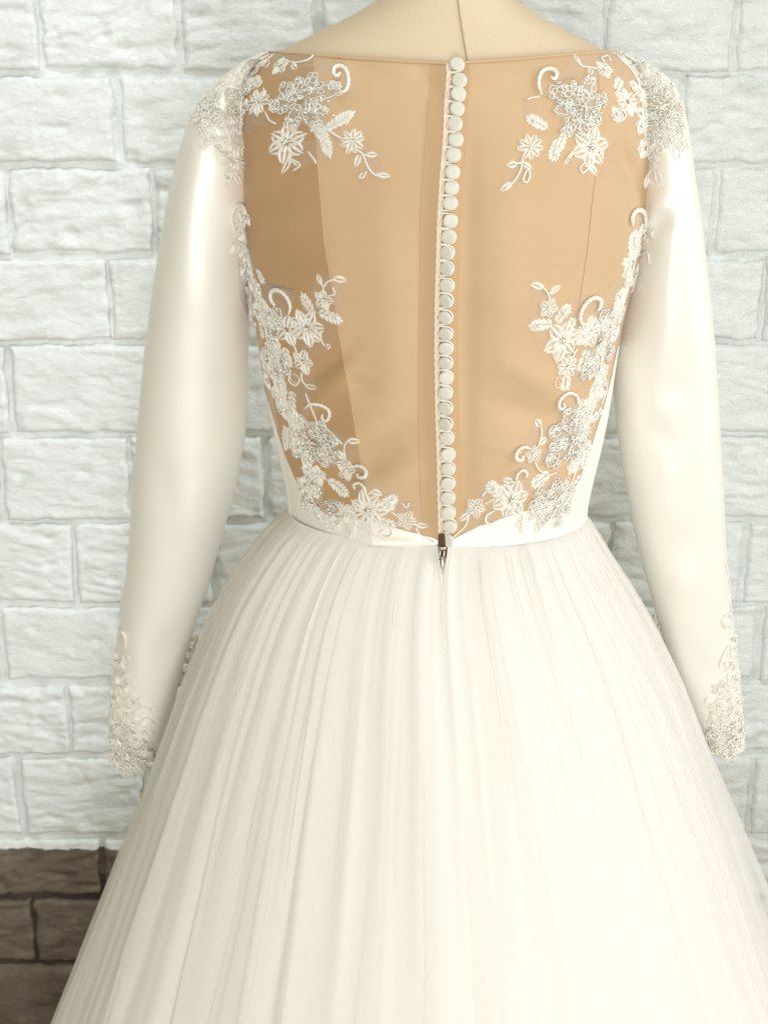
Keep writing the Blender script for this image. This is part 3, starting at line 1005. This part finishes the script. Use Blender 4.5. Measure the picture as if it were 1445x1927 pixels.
def applique(spec):
    """one sewn-on lace motif: cords and net as the part, its flowers, leaves, scrolls and buds as sub-parts"""
    bd = MB(); subs = []
    for st in sorted(spec['stems'], key=lambda q: -np.linalg.norm(np.diff(np.array(q, float), axis=0), axis=1).sum()):
        base = MB()
        n = max(6, int(np.linalg.norm(np.diff(np.array(st, float), axis=0), axis=1).sum() / 4))
        c = spline(st, n)
        base.tube([on(x, y, 1.6) for x, y in c], 0.0008, 6)
        subs.append(('stem', base, M_CORD))
    for (x, y, r) in spec.get('loops', []):
        pt = Patch(x, y); base = MB(); ring(pt, base, 0, 0, r, 1.2, 1.0, 1.0, 16); subs.append(('cord_loop', base, M_CORD))
    for fl_ in spec.get('flowers', []):
        x, y, r, n = fl_[:4]; rot = fl_[4] if len(fl_) > 4 else rnd.uniform(0, 360)
        pt = Patch(x, y); mb = MB()
        for k in range(n):
            a = math.radians(rot + 360 / n * k + rnd.uniform(-7, 7))
            padded(pt, mb, a, r * rnd.uniform(.78, .95), min(2 * math.pi * r * .62 / n * 1.28, r * .85), r * .14, 3 if n < 8 else 2, 4.6)
        for _ in range(4 + int(r / 9)):
            q, a = rnd.uniform(0, r * .18), rnd.uniform(0, 6.28)
            bead(pt, bd, q * math.cos(a), q * math.sin(a), 3.5, r > 28)
        if r > 28:
            for k in range(n):
                a = math.radians(rot + 360 / n * k)
                bead(pt, bd, r * .55 * math.cos(a), r * .55 * math.sin(a), 4.2, True)
        subs.append(('flower', mb, M_LACE))
    for bf in spec.get('big', []):
        x, y, petals = bf
        pt = Patch(x, y); mb = MB(); gd = MB()
        for (deg, ln, wd) in petals:
            jag_petal(pt, gd, mb, bd, math.radians(deg), (ln - 6) * 1.06, wd * .96, 6)
        for _ in range(13):
            q, a = rnd.uniform(0, 9), rnd.uniform(0, 6.28)
            bead(pt, bd, q * math.cos(a), q * math.sin(a), 4.5 + rnd.uniform(0, 2.5), rnd.random() < .5)
        subs.append(('flower', mb, M_LACE)); subs.append(('organza_petals', gd, M_ORGANZA))
    for lf in spec.get('leaves', []):
        x0, y0, x1, y1, wd = lf
        pt = Patch((x0 + x1) / 2, (y0 + y1) / 2); mb = MB()
        ln = math.hypot(x1 - x0, y1 - y0); a = math.atan2(-(y1 - y0), x1 - x0)
        u0, v0 = -math.cos(a) * ln / 2, -math.sin(a) * ln / 2
        k = max(3, int(ln / 8))
        for i in range(k):
            s = (i + .3) / k
            for sg in (-1, 1):
                wl = wd * .62 * math.sin(math.pi * (.18 + .74 * s)) ** .7
                padded(pt, mb, a + sg * .75, wl, ln / k * 1.15, 0, 1, 2.4, u0 + math.cos(a) * ln * s * .86, v0 + math.sin(a) * ln * s * .86, .5)
        padded(pt, mb, a, ln * .26, wd * .42, 0, 1, 2.4, u0 + math.cos(a) * ln * .74, v0 + math.sin(a) * ln * .74, .7)
        sx_ = np.linspace(0, ln * .9, 8)
        mb.tube(pt.pts(u0 + math.cos(a) * sx_, v0 + math.sin(a) * sx_, np.full(8, 2.6)), .9 * pt.k, 5)
        if wd > 20:
            for _ in range(3): bead(pt, bd, rnd.uniform(-.3, .3) * ln * math.cos(a), rnd.uniform(-.3, .3) * ln * math.sin(a), 4, True)
        subs.append(('leaf', mb, M_LACE))
    for sc in spec.get('scrolls', []):
        ptsx, wd = sc
        n = int(np.linalg.norm(np.diff(np.array(ptsx, float), axis=0), axis=1).sum() / 2.2) + 6
        c = spline(ptsx, n)
        tp = np.interp(np.linspace(0, 1, n), [0, .12, .6, .9, 1], [.35, .8, 1.0, .8, .5]) * (1 + .17 * np.sin(np.arange(n) * 1.9))
        mb = MB(); mb.tube([on(x, y, wd * .42) for x, y in c], wd * .5 * MM, 7, tp)
        subs.append(('scroll', mb, M_CORD))
    for bu in spec.get('buds', []):
        x0, y0, x1, y1, wd = bu     # stalk end -> tip
        pt = Patch((x0 + x1) / 2, (y0 + y1) / 2); mb = MB()
        ln = math.hypot(x1 - x0, y1 - y0); a = math.atan2(-(y1 - y0), x1 - x0)
        padded(pt, mb, a, ln, wd * 1.25, 0, 2, wd * .24, -math.cos(a) * ln / 2, -math.sin(a) * ln / 2, .8)
        subs.append(('bud', mb, M_CORD))
    root = part(subs[0][1].build('lace_applique', M_CORD))
    for nm, mb, mt in subs[1:]:
        part(mb.build(nm, mt), root)
    nets = spec.get('nets', [])
    if nets:
        for pg in nets:
            mb = MB()
            pg = np.array(pg, float); c = pg.mean(0)
            n = len(pg)
            # rings from the centre out to the cut edge
            dense = np.concatenate([pg[i] + (pg[(i + 1) % n] - pg[i]) * np.linspace(0, 1, 7, endpoint=False)[:, None] for i in range(n)])
            lv = np.linspace(0, 1, 7)
            V = [[on(*(c + (p - c) * s), 1.1 + .9 * s * abs(math.sin(i * .9))) for s in lv] for i, p in enumerate(dense)]
            mb.add(np.array(V).reshape(-1, 3), grid_faces(len(dense), 7, True))
            part(mb.build('net_ground', M_NET), root)
    if bd.v:
        b = part(bd.build('beads', M_BEAD), root)
        b['kind'] = 'stuff'
    return root


A = dict(  # left shoulder blade
    big=[(566, 189, [(140, 50, 44), (100, 40, 28), (58, 50, 40), (12, 70, 44), (-32, 52, 30), (-62, 66, 42), (-118, 52, 34), (180, 60, 38)])],
    flowers=[(540, 268, 37, 6, 80), (663, 265, 24, 9), (486, 192, 24, 9), (528, 124, 17, 5)],
    leaves=[(613, 240, 668, 211, 24), (604, 240, 621, 296, 24), (590, 225, 606, 262, 20), (492, 168, 476, 138, 18)],
    scrolls=[([(637, 177), (652, 170), (656, 152), (651, 133), (640, 126), (630, 130), (628, 140), (635, 145), (641, 138)], 8)],
    stems=[[(671, 282), (683, 291), (692, 313), (704, 328), (718, 331)], [(683, 291), (695, 294)], [(683, 325), (676, 333), (684, 334), (690, 322)], [(600, 232), (625, 250), (642, 260)],
           [(540, 300), (549, 291), (545, 310)], [(560, 312), (549, 300), (566, 310), (552, 322)], [(497, 165), (500, 176)], [(470, 200), (455, 180), (448, 172)], [(536, 116), (560, 118), (583, 112), (596, 98)],
           [(500, 210), (508, 226), (520, 233)], [(580, 285), (592, 300), (596, 308)], [(550, 117), (556, 125)]],
    buds=[(708, 329, 734, 331, 10), (690, 291, 710, 291, 11), (677, 292, 668, 314, 12), (549, 298, 531, 326, 11), (550, 117, 558, 134, 11), (594, 102, 597, 91, 6)],
    nets=[[(637, 180), (655, 120), (668, 145), (681, 190), (655, 186)], [(533, 320), (600, 308), (632, 296), (640, 255), (560, 270)], [(690, 258), (712, 292), (735, 330), (690, 333), (668, 312)], [(455, 228), (500, 240), (520, 228), (480, 205)], [(515, 100), (600, 100), (640, 130), (560, 150), (510, 140)]])
B = dict(  # left sleeve head
    big=[(450, 172, [(25, 26, 36), (200, 26, 34)]), (454, 212, [(-10, 26, 32), (170, 30, 30)]), (407, 198, [(100, 38, 30), (150, 40, 40), (195, 44, 40), (235, 54, 34), (-75, 40, 30)])],
    flowers=[(472, 122, 24, 6), (441, 302, 21, 6), (443, 140, 20, 5), (385, 240, 18, 5), (369, 218, 16, 5), (420, 160, 18, 5), (401, 262, 16, 5), (434, 238, 16, 5), (460, 150, 15, 5), (381, 196, 17, 6), (430, 258, 15, 5)],
    leaves=[(412, 222, 436, 262, 26), (434, 256, 468, 294, 28), (425, 150, 446, 128, 18), (395, 240, 378, 282, 24), (383, 178, 398, 160, 18)],
    scrolls=[([(428, 288), (416, 290), (408, 284), (405, 276), (412, 274), (415, 280)], 6)],
    stems=[[(441, 318), (446, 330)], [(441, 318), (430, 345), (424, 350)], [(436, 314), (424, 320), (420, 330), (430, 335)], [(425, 236), (433, 262), (436, 280)]],
    loops=[(430, 330, 8)],
    buds=[(444, 326, 454, 350, 9), (430, 346, 417, 354, 11), (500, 112, 516, 104, 9)], nets=[[(455, 235), (480, 232), (476, 252), (462, 250)]])
C = dict(  # right shoulder blade
    big=[(1096, 200, [(150, 66, 46), (112, 46, 34), (70, 54, 38), (20, 50, 38), (-40, 44, 36), (-80, 58, 42), (-128, 58, 36), (188, 52, 34)])],
    flowers=[(998, 276, 25, 9), (1112, 277, 36, 6, 20), (1180, 192, 25, 8), (1136, 131, 18, 5), (1160, 215, 15, 5)],
    leaves=[(1030, 240, 990, 220, 24), (1050, 262, 1038, 303, 24), (1063, 250, 1048, 285, 20), (1158, 172, 1169, 143, 17)],
    scrolls=[([(1018, 180), (1012, 160), (1016, 140), (1027, 132), (1040, 133), (1046, 142), (1042, 150), (1035, 146)], 8)],
    stems=[[(982, 296), (979, 318), (967, 340), (950, 354)], [(981, 306), (966, 308)], [(981, 302), (992, 312)], [(990, 320), (983, 338), (992, 342), (996, 325), (990, 316)], [(1083, 110), (1092, 124), (1110, 128), (1122, 130)], [(1136, 117), (1130, 110), (1142, 106), (1147, 115)],
           [(1105, 300), (1112, 318)], [(1100, 305), (1090, 315), (1095, 326), (1104, 318)], [(1150, 225), (1165, 228), (1176, 218), (1168, 205)], [(1070, 300), (1076, 285), (1064, 300)], [(990, 188), (1000, 184), (1014, 182)], [(1190, 180), (1207, 168)]],
    buds=[(962, 345, 942, 358, 12), (972, 308, 953, 312, 12), (985, 308, 1000, 318, 11), (1110, 312, 1122, 328, 13), (1092, 122, 1079, 101, 9), (1112, 128, 1108, 143, 11), (1068, 298, 1062, 310, 7)],
    nets=[[(985, 190), (1014, 190), (1018, 236), (990, 228)], [(953, 312), (985, 300), (1000, 330), (990, 345), (944, 358)], [(1075, 110), (1140, 100), (1160, 150), (1060, 150), (1030, 170)], [(1060, 305), (1100, 300), (1128, 300), (1116, 330), (1080, 322)]])
D_ = dict(  # right sleeve head
    big=[(1245, 203, [(140, 46, 36), (185, 48, 36), (95, 52, 42), (50, 40, 34), (0, 42, 34), (-45, 56, 38), (-88, 54, 38), (230, 56, 34)])],
    flowers=[(1184, 119, 23, 6), (1214, 279, 20, 6), (1228, 160, 20, 5), (1262, 160, 16, 5), (1262, 262, 20, 6), (1281, 172, 17, 5), (1257, 238, 19, 6), (1274, 218, 18, 5), (1240, 256, 17, 5), (1206, 238, 15, 5), (1281, 270, 17, 5), (1215, 186, 17, 5), (1236, 140, 17, 5), (1208, 118, 15, 5), (1222, 262, 14, 5)],
    leaves=[(1192, 128, 1212, 158, 24), (1228, 226, 1214, 266, 26), (1228, 290, 1222, 320, 22), (1226, 312, 1244, 346, 16), (1280, 235, 1286, 285, 18)],
    scrolls=[([(1236, 268), (1246, 274), (1248, 284), (1240, 288), (1236, 280)], 6)],
    stems=[[(1210, 205), (1202, 230), (1196, 245)], [(1225, 300), (1218, 330), (1213, 345)], [(1285, 200), (1290, 190), (1286, 182)]],
    loops=[(1284, 196, 7), (1272, 290, 8)],
    buds=[(1222, 328, 1212, 352, 13), (1234, 322, 1242, 350, 12), (1266, 285, 1268, 300, 8), (1152, 97, 1164, 106, 9)])
E_ = dict(  # left side, under the arm
    big=[(512, 640, [(75, 62, 34), (110, 54, 28), (-80, 66, 30), (-60, 50, 26), (250, 44, 24)])],
    flowers=[(577, 617, 35, 7, 20), (570, 680, 22, 5), (608, 564, 19, 5), (540, 620, 27, 5), (502, 592, 26, 5)],
    leaves=[(592, 592, 567, 555, 22), (598, 592, 644, 600, 24), (536, 655, 545, 690, 22), (527, 690, 532, 752, 24), (448, 450, 462, 492, 20), (463, 480, 482, 540, 20), (476, 530, 498, 580, 20), (452, 500, 470, 530, 18), (446, 412, 456, 452, 20)],
    scrolls=[([(545, 592), (549, 577), (543, 560), (531, 548), (518, 546), (512, 553), (514, 565), (521, 575)], 8), ([(440, 432), (434, 410), (440, 390), (452, 386), (459, 398), (460, 416)], 7)],
    stems=[[(608, 550), (609, 540), (601, 526)], [(609, 542), (617, 530), (632, 525)], [(560, 662), (552, 645), (548, 640)], [(568, 700), (570, 716), (580, 727)], [(615, 557), (630, 553), (627, 540)], [(612, 650), (606, 640), (605, 625)],
           [(520, 700), (523, 745), (530, 772)], [(548, 695), (545, 715), (558, 725), (566, 712)], [(462, 540), (470, 575), (482, 612)]],
    loops=[(556, 712, 9), (478, 618, 4)],
    buds=[(605, 534, 597, 516, 10), (628, 526, 652, 526, 12), (575, 724, 598, 733, 11), (614, 655, 622, 648, 9)],
    nets=[[(455, 385), (470, 470), (505, 560), (560, 545), (520, 640), (480, 640), (450, 560), (440, 440)], [(600, 520), (650, 528), (645, 600), (625, 655), (560, 690), (560, 600)], [(530, 700), (590, 690), (600, 735), (545, 745)]])
F_ = dict(  # left, towards the waist
    big=[(590, 833, [(130, 62, 44), (65, 46, 40), (25, 50, 36), (-20, 56, 44), (-55, 40, 36), (-105, 40, 34), (-140, 56, 44), (180, 44, 30)]),
         (595, 952, [(95, 58, 40), (15, 62, 36), (150, 38, 30), (200, 30, 24), (-60, 30, 22)])],
    flowers=[(692, 960, 37, 7, 60), (652, 884, 19, 5), (764, 979, 20, 5), (534, 770, 18, 5), (560, 790, 18, 5), (596, 893, 20, 5), (653, 965, 20, 5)],
    leaves=[(524, 728, 540, 780, 26), (552, 735, 546, 790, 20), (618, 903, 657, 931, 26), (716, 956, 747, 933, 24), (722, 962, 740, 948, 20), (665, 975, 655, 1018, 24), (540, 800, 535, 850, 18), (712, 980, 745, 990, 22)],
    scrolls=[([(575, 768), (585, 760), (603, 760), (618, 768), (622, 780), (616, 791), (608, 786), (609, 777)], 7), ([(660, 875), (679, 876), (690, 886), (688, 897), (677, 898), (674, 890)], 8), ([(691, 934), (687, 918), (677, 909), (667, 912), (670, 921)], 6),
             ([(727, 985), (738, 996), (735, 1008), (722, 1010), (714, 1003), (722, 998)], 5)],
    stems=[[(652, 868), (648, 845), (652, 832), (660, 827)], [(648, 860), (640, 850)], [(692, 930), (700, 924)], [(628, 905), (612, 900), (606, 890)], [(735, 962), (750, 972)], [(776, 985), (790, 990)], [(782, 992), (790, 1005), (815, 1020)], [(600, 790), (622, 812), (645, 835)],
           [(660, 960), (640, 965), (625, 968)], [(577, 740), (582, 755), (600, 800)], [(755, 945), (766, 955), (768, 945)]],
    loops=[(618, 990, 4)],
    buds=[(652, 832, 678, 828, 11), (650, 862, 634, 849, 12), (698, 926, 720, 928, 12), (782, 988, 808, 990, 11), (616, 985, 619, 1000, 6)],
    nets=[[(590, 790), (640, 815), (660, 830), (680, 845), (690, 905), (640, 880)], [(640, 900), (700, 905), (760, 930), (800, 975), (812, 1000), (740, 990), (690, 950)], [(540, 740), (580, 735), (600, 770), (560, 790)], [(660, 985), (720, 1018), (800, 1018), (730, 975)]])
G_ = dict(  # right side, under the arm
    big=[(1128, 642, [(55, 60, 40), (90, 52, 30), (20, 34, 26), (-50, 46, 34), (-95, 56, 34), (-120, 60, 32)])],
    flowers=[(1058, 640, 36, 6, 75), (1066, 690, 22, 8), (1031, 580, 19, 5), (1108, 625, 28, 5), (1162, 577, 18, 5), (1098, 632, 18, 5)],
    leaves=[(1045, 605, 1072, 576, 24), (1040, 612, 993, 611, 24), (1068, 625, 1079, 600, 20), (1190, 480, 1192, 436, 26), (1202, 470, 1203, 428, 16), (1184, 525, 1192, 480, 24), (1172, 520, 1184, 500, 18), (1190, 540, 1198, 505, 14), (1162, 585, 1180, 545, 22), (1146, 620, 1166, 580, 22),
            (1104, 660, 1092, 698, 24), (1120, 670, 1110, 712, 22), (1140, 690, 1120, 750, 24), (1066, 705, 1062, 735, 22)],
    scrolls=[([(1096, 617), (1089, 598), (1093, 580), (1104, 565), (1117, 559), (1127, 564), (1126, 576), (1121, 583)], 9), ([(1187, 424), (1186, 408), (1192, 397), (1202, 396), (1209, 404), (1211, 430)], 9)],
    stems=[[(1034, 568), (1030, 552), (1022, 542), (1012, 537)], [(1031, 552), (1040, 545)], [(1084, 655), (1078, 668), (1070, 678)], [(1200, 480), (1210, 474), (1219, 476), (1222, 496)], [(1175, 540), (1190, 525), (1198, 508)], [(1132, 700), (1140, 730), (1130, 760)]],
    loops=[(1144, 672, 5), (1138, 700, 5), (1140, 720, 5), (1134, 740, 5), (1050, 720, 8)],
    buds=[(1022, 542, 996, 533, 12), (1034, 550, 1054, 539, 11), (1106, 606, 1114, 594, 9)],
    nets=[[(1000, 540), (1032, 552), (1060, 575), (1040, 660), (1010, 655), (996, 612)], [(1070, 560), (1130, 555), (1200, 480), (1180, 600), (1120, 700), (1060, 740), (1050, 690)], [(1190, 395), (1212, 400), (1205, 500), (1185, 540)]])
H_ = dict(  # right, towards the waist
    big=[(1078, 824, [(150, 50, 34), (105, 56, 44), (60, 48, 40), (15, 34, 30), (-30, 36, 30), (-80, 46, 40), (-142, 58, 50), (190, 44, 32)]),
         (1047, 949, [(95, 48, 36), (140, 50, 34), (175, 48, 38), (40, 44, 30), (-30, 34, 26), (-90, 40, 24), (-140, 44, 26)])],
    flowers=[(961, 940, 36, 6, 70), (1003, 855, 16, 5), (895, 954, 20, 5), (1098, 768, 20, 5), (1010, 962, 20, 5)],
    leaves=[(1034, 892, 1000, 913, 28), (940, 936, 918, 906, 26), (948, 945, 936, 912, 22), (982, 970, 977, 1003, 24), (1012, 975, 1014, 1000, 18), (1112, 765, 1122, 716, 24), (1105, 830, 1098, 880, 22), (1122, 745, 1128, 700, 18)],
    scrolls=[([(1085, 760), (1083, 745), (1070, 739), (1057, 745), (1050, 756), (1052, 768), (1060, 765), (1058, 757)], 7), ([(997, 843), (983, 840), (971, 850), (971, 862), (981, 864), (982, 855)], 8), ([(970, 910), (972, 893), (982, 884), (990, 889), (988, 898)], 6),
             ([(930, 960), (916, 968), (913, 980), (922, 986), (932, 980)], 5)],
    stems=[[(1005, 868), (1012, 882), (1025, 892)], [(1046, 888), (1030, 894)], [(1008, 842), (1018, 832)], [(1012, 838), (1018, 815), (1016, 798)], [(970, 908), (960, 904)], [(930, 938), (910, 948)], [(888, 964), (876, 972)], [(882, 968), (874, 990), (850, 1012)], [(1083, 740), (1090, 760)], [(912, 925), (905, 935), (915, 922)], [(1070, 800), (1050, 805), (1030, 818)]],
    loops=[(1108, 852, 7), (1016, 985, 4), (1110, 800, 6)],
    buds=[(1014, 835, 1028, 823, 13), (1016, 802, 1006, 788, 13), (964, 906, 945, 902, 12), (884, 966, 862, 980, 12), (1014, 990, 1015, 1006, 6)],
    nets=[[(984, 842), (1004, 790), (1022, 795), (1050, 800), (1040, 850), (1000, 880)], [(860, 990), (890, 930), (930, 900), (1000, 870), (1000, 940), (900, 1000)], [(1045, 740), (1085, 738), (1100, 790), (1060, 790)]])
I_ = dict(  # left cuff
    big=[(240, 1420, [(95, 62, 54), (30, 44, 40), (150, 40, 40), (205, 42, 40), (255, 44, 44), (-50, 46, 44), (0, 48, 36)])],
    flowers=[(226, 1292, 18, 5), (250, 1322, 18, 6), (222, 1245, 15, 5), (272, 1378, 20, 5), (236, 1345, 20, 5), (217, 1398, 19, 5), (226, 1440, 18, 5), (270, 1440, 19, 5), (286, 1412, 17, 5), (256, 1392, 18, 5), (218, 1368, 17, 5), (214, 1312, 14, 5), (248, 1448, 16, 5), (250, 1362, 15, 5)],
    leaves=[(214, 1428, 219, 1454, 18), (240, 1436, 244, 1461, 20), (288, 1432, 290, 1456, 18), (214, 1330, 212, 1375, 20), (222, 1360, 214, 1320, 18), (212, 1270, 220, 1310, 16), (290, 1400, 292, 1440, 18), (262, 1430, 268, 1458, 24), (228, 1430, 222, 1448, 22)],
    scrolls=[([(236, 1222), (238, 1200), (230, 1188), (224, 1196)], 6), ([(236, 1285), (242, 1275), (236, 1268), (230, 1275)], 5)],
    stems=[[(240, 1265), (252, 1285)], [(250, 1340), (270, 1330), (285, 1335)], [(262, 1360), (276, 1350), (290, 1360)], [(230, 1100), (228, 1130), (225, 1160)]],
    loops=[(258, 1352, 8), (238, 1240, 8), (216, 1215, 5), (216, 1228, 4), (288, 1335, 6)],
    buds=[(250, 1282, 256, 1296, 7), (228, 1160, 224, 1178, 8)])
J_ = dict(  # right cuff
    big=[(1372, 1392, [(95, 58, 50), (45, 34, 34), (160, 44, 36), (215, 42, 34), (-85, 42, 36), (-45, 32, 30), (0, 24, 26)])],
    flowers=[(1370, 1318, 20, 6), (1384, 1280, 16, 5), (1350, 1332, 20, 6), (1374, 1248, 16, 5), (1346, 1388, 22, 6), (1385, 1345, 18, 5), (1350, 1296, 14, 5), (1382, 1205, 13, 5), (1391, 1370, 17, 5), (1358, 1362, 18, 5), (1340, 1362, 15, 5), (1376, 1426, 18, 5), (1362, 1290, 14, 5), (1388, 1322, 15, 5), (1354, 1412, 18, 5), (1392, 1405, 16, 5), (1366, 1348, 16, 5)],
    leaves=[(1346, 1420, 1350, 1446, 18), (1368, 1426, 1371, 1448, 18), (1391, 1418, 1393, 1438, 16), (1375, 1240, 1370, 1205, 18), (1385, 1300, 1388, 1260, 16), (1364, 1265, 1372, 1300, 18), (1325, 1385, 1350, 1400, 22), (1345, 1410, 1352, 1432, 22), (1330, 1372, 1318, 1366, 14)],
    scrolls=[([(1372, 1180), (1362, 1178), (1358, 1166), (1366, 1156), (1374, 1162)], 5), ([(1352, 1330), (1334, 1334), (1326, 1322), (1330, 1312)], 5)],
    stems=[[(1364, 1060), (1370, 1100), (1374, 1150)], [(1368, 1215), (1358, 1235), (1352, 1255)], [(1330, 1398), (1350, 1408), (1370, 1400)]],
    loops=[(1382, 1172, 5), (1386, 1182, 4), (1380, 1215, 6), (1396, 1312, 6)],
    buds=[(1367, 1075, 1371, 1096, 7), (1372, 1110, 1374, 1132, 8), (1352, 1245, 1354, 1256, 6)])

def border(spine, n, half):
    """small sprigs that fill the lace edging between the large motifs"""
    c = spline(spine, 200)
    fl2, lv2, lp2 = [], [], []
    for i in range(n):
        k = int((i + rnd.uniform(.1, .9)) / n * 195)
        t = c[k + 4] - c[k]; t /= np.linalg.norm(t)
        o = rnd.uniform(-half, half)
        x, y = c[k][0] - t[1] * o, c[k][1] + t[0] * o
        q = i % 3
        if q < 2: fl2.append((x, y, rnd.uniform(10, 15), 5))
        else:
            a = rnd.uniform(0, 6.28); ln = rnd.uniform(10, 15)
            lv2.append((x - ln * math.cos(a), y - ln * math.sin(a), x + ln * math.cos(a), y + ln * math.sin(a), 16))
        if i % 3 == 0: lp2.append((x + rnd.uniform(-14, 14), y + rnd.uniform(-14, 14), rnd.uniform(4, 6)))
    return dict(stems=[[tuple(p) for p in c[::12]]], flowers=fl2, leaves=lv2, loops=lp2)


K_ = border([(450, 400), (462, 470), (482, 540), (500, 610), (512, 690), (530, 765), (560, 820), (575, 890), (598, 955), (655, 985)], 40, 15)
L_ = border([(1206, 420), (1192, 490), (1168, 565), (1138, 640), (1126, 720), (1108, 790), (1092, 850), (1066, 920), (1010, 972)], 38, 14)
M_ = border([(500, 112), (470, 135), (456, 170), (452, 215), (450, 260)], 9, 10)
N_ = border([(1158, 104), (1188, 135), (1204, 170), (1208, 215), (1214, 262)], 9, 10)
for s_ in (A, B, C, D_, E_, F_, G_, H_, I_, J_, K_, L_, M_, N_):
    CLAMP = 5 if s_ in (I_, J_) else 13
    applique(s_)

# covered buttons along the inner wrist
for pos, side in ((((366, 1204), (362, 1224), (357, 1246), (350, 1268), (345, 1290)), 1), (((1234, 1166), (1240, 1188), (1247, 1210), (1254, 1234)), -1)):
    for (bx, by) in pos:
        yc = np.interp(by, SLL[:, 0], SLL[:, 3]) - .006
        c = at(bx, by, yc)
        mb = MB()
        d = np.array([side * 1.0, -.25, 0.0]); d /= np.linalg.norm(d)
        mb.tube([c - d * .004, c, c + d * .0012, c + d * .0030, c + d * .0038], .0052, 14, [.35, .4, 1, .85, .2])
        part(mb.build('cuff_button', M_BUTTON))
        mb = MB(); mb.tube([c - d * .004 + np.array([0, 0, .005]), c + d * .001 + np.array([0, -.002, .0062]), c + d * .002 + np.array([0, -.003, 0]), c + d * .001 + np.array([0, -.002, -.0062]), c - d * .004 + np.array([0, 0, -.005])], .0007, 6)
        part(mb.build('cuff_loop', M_CORD))
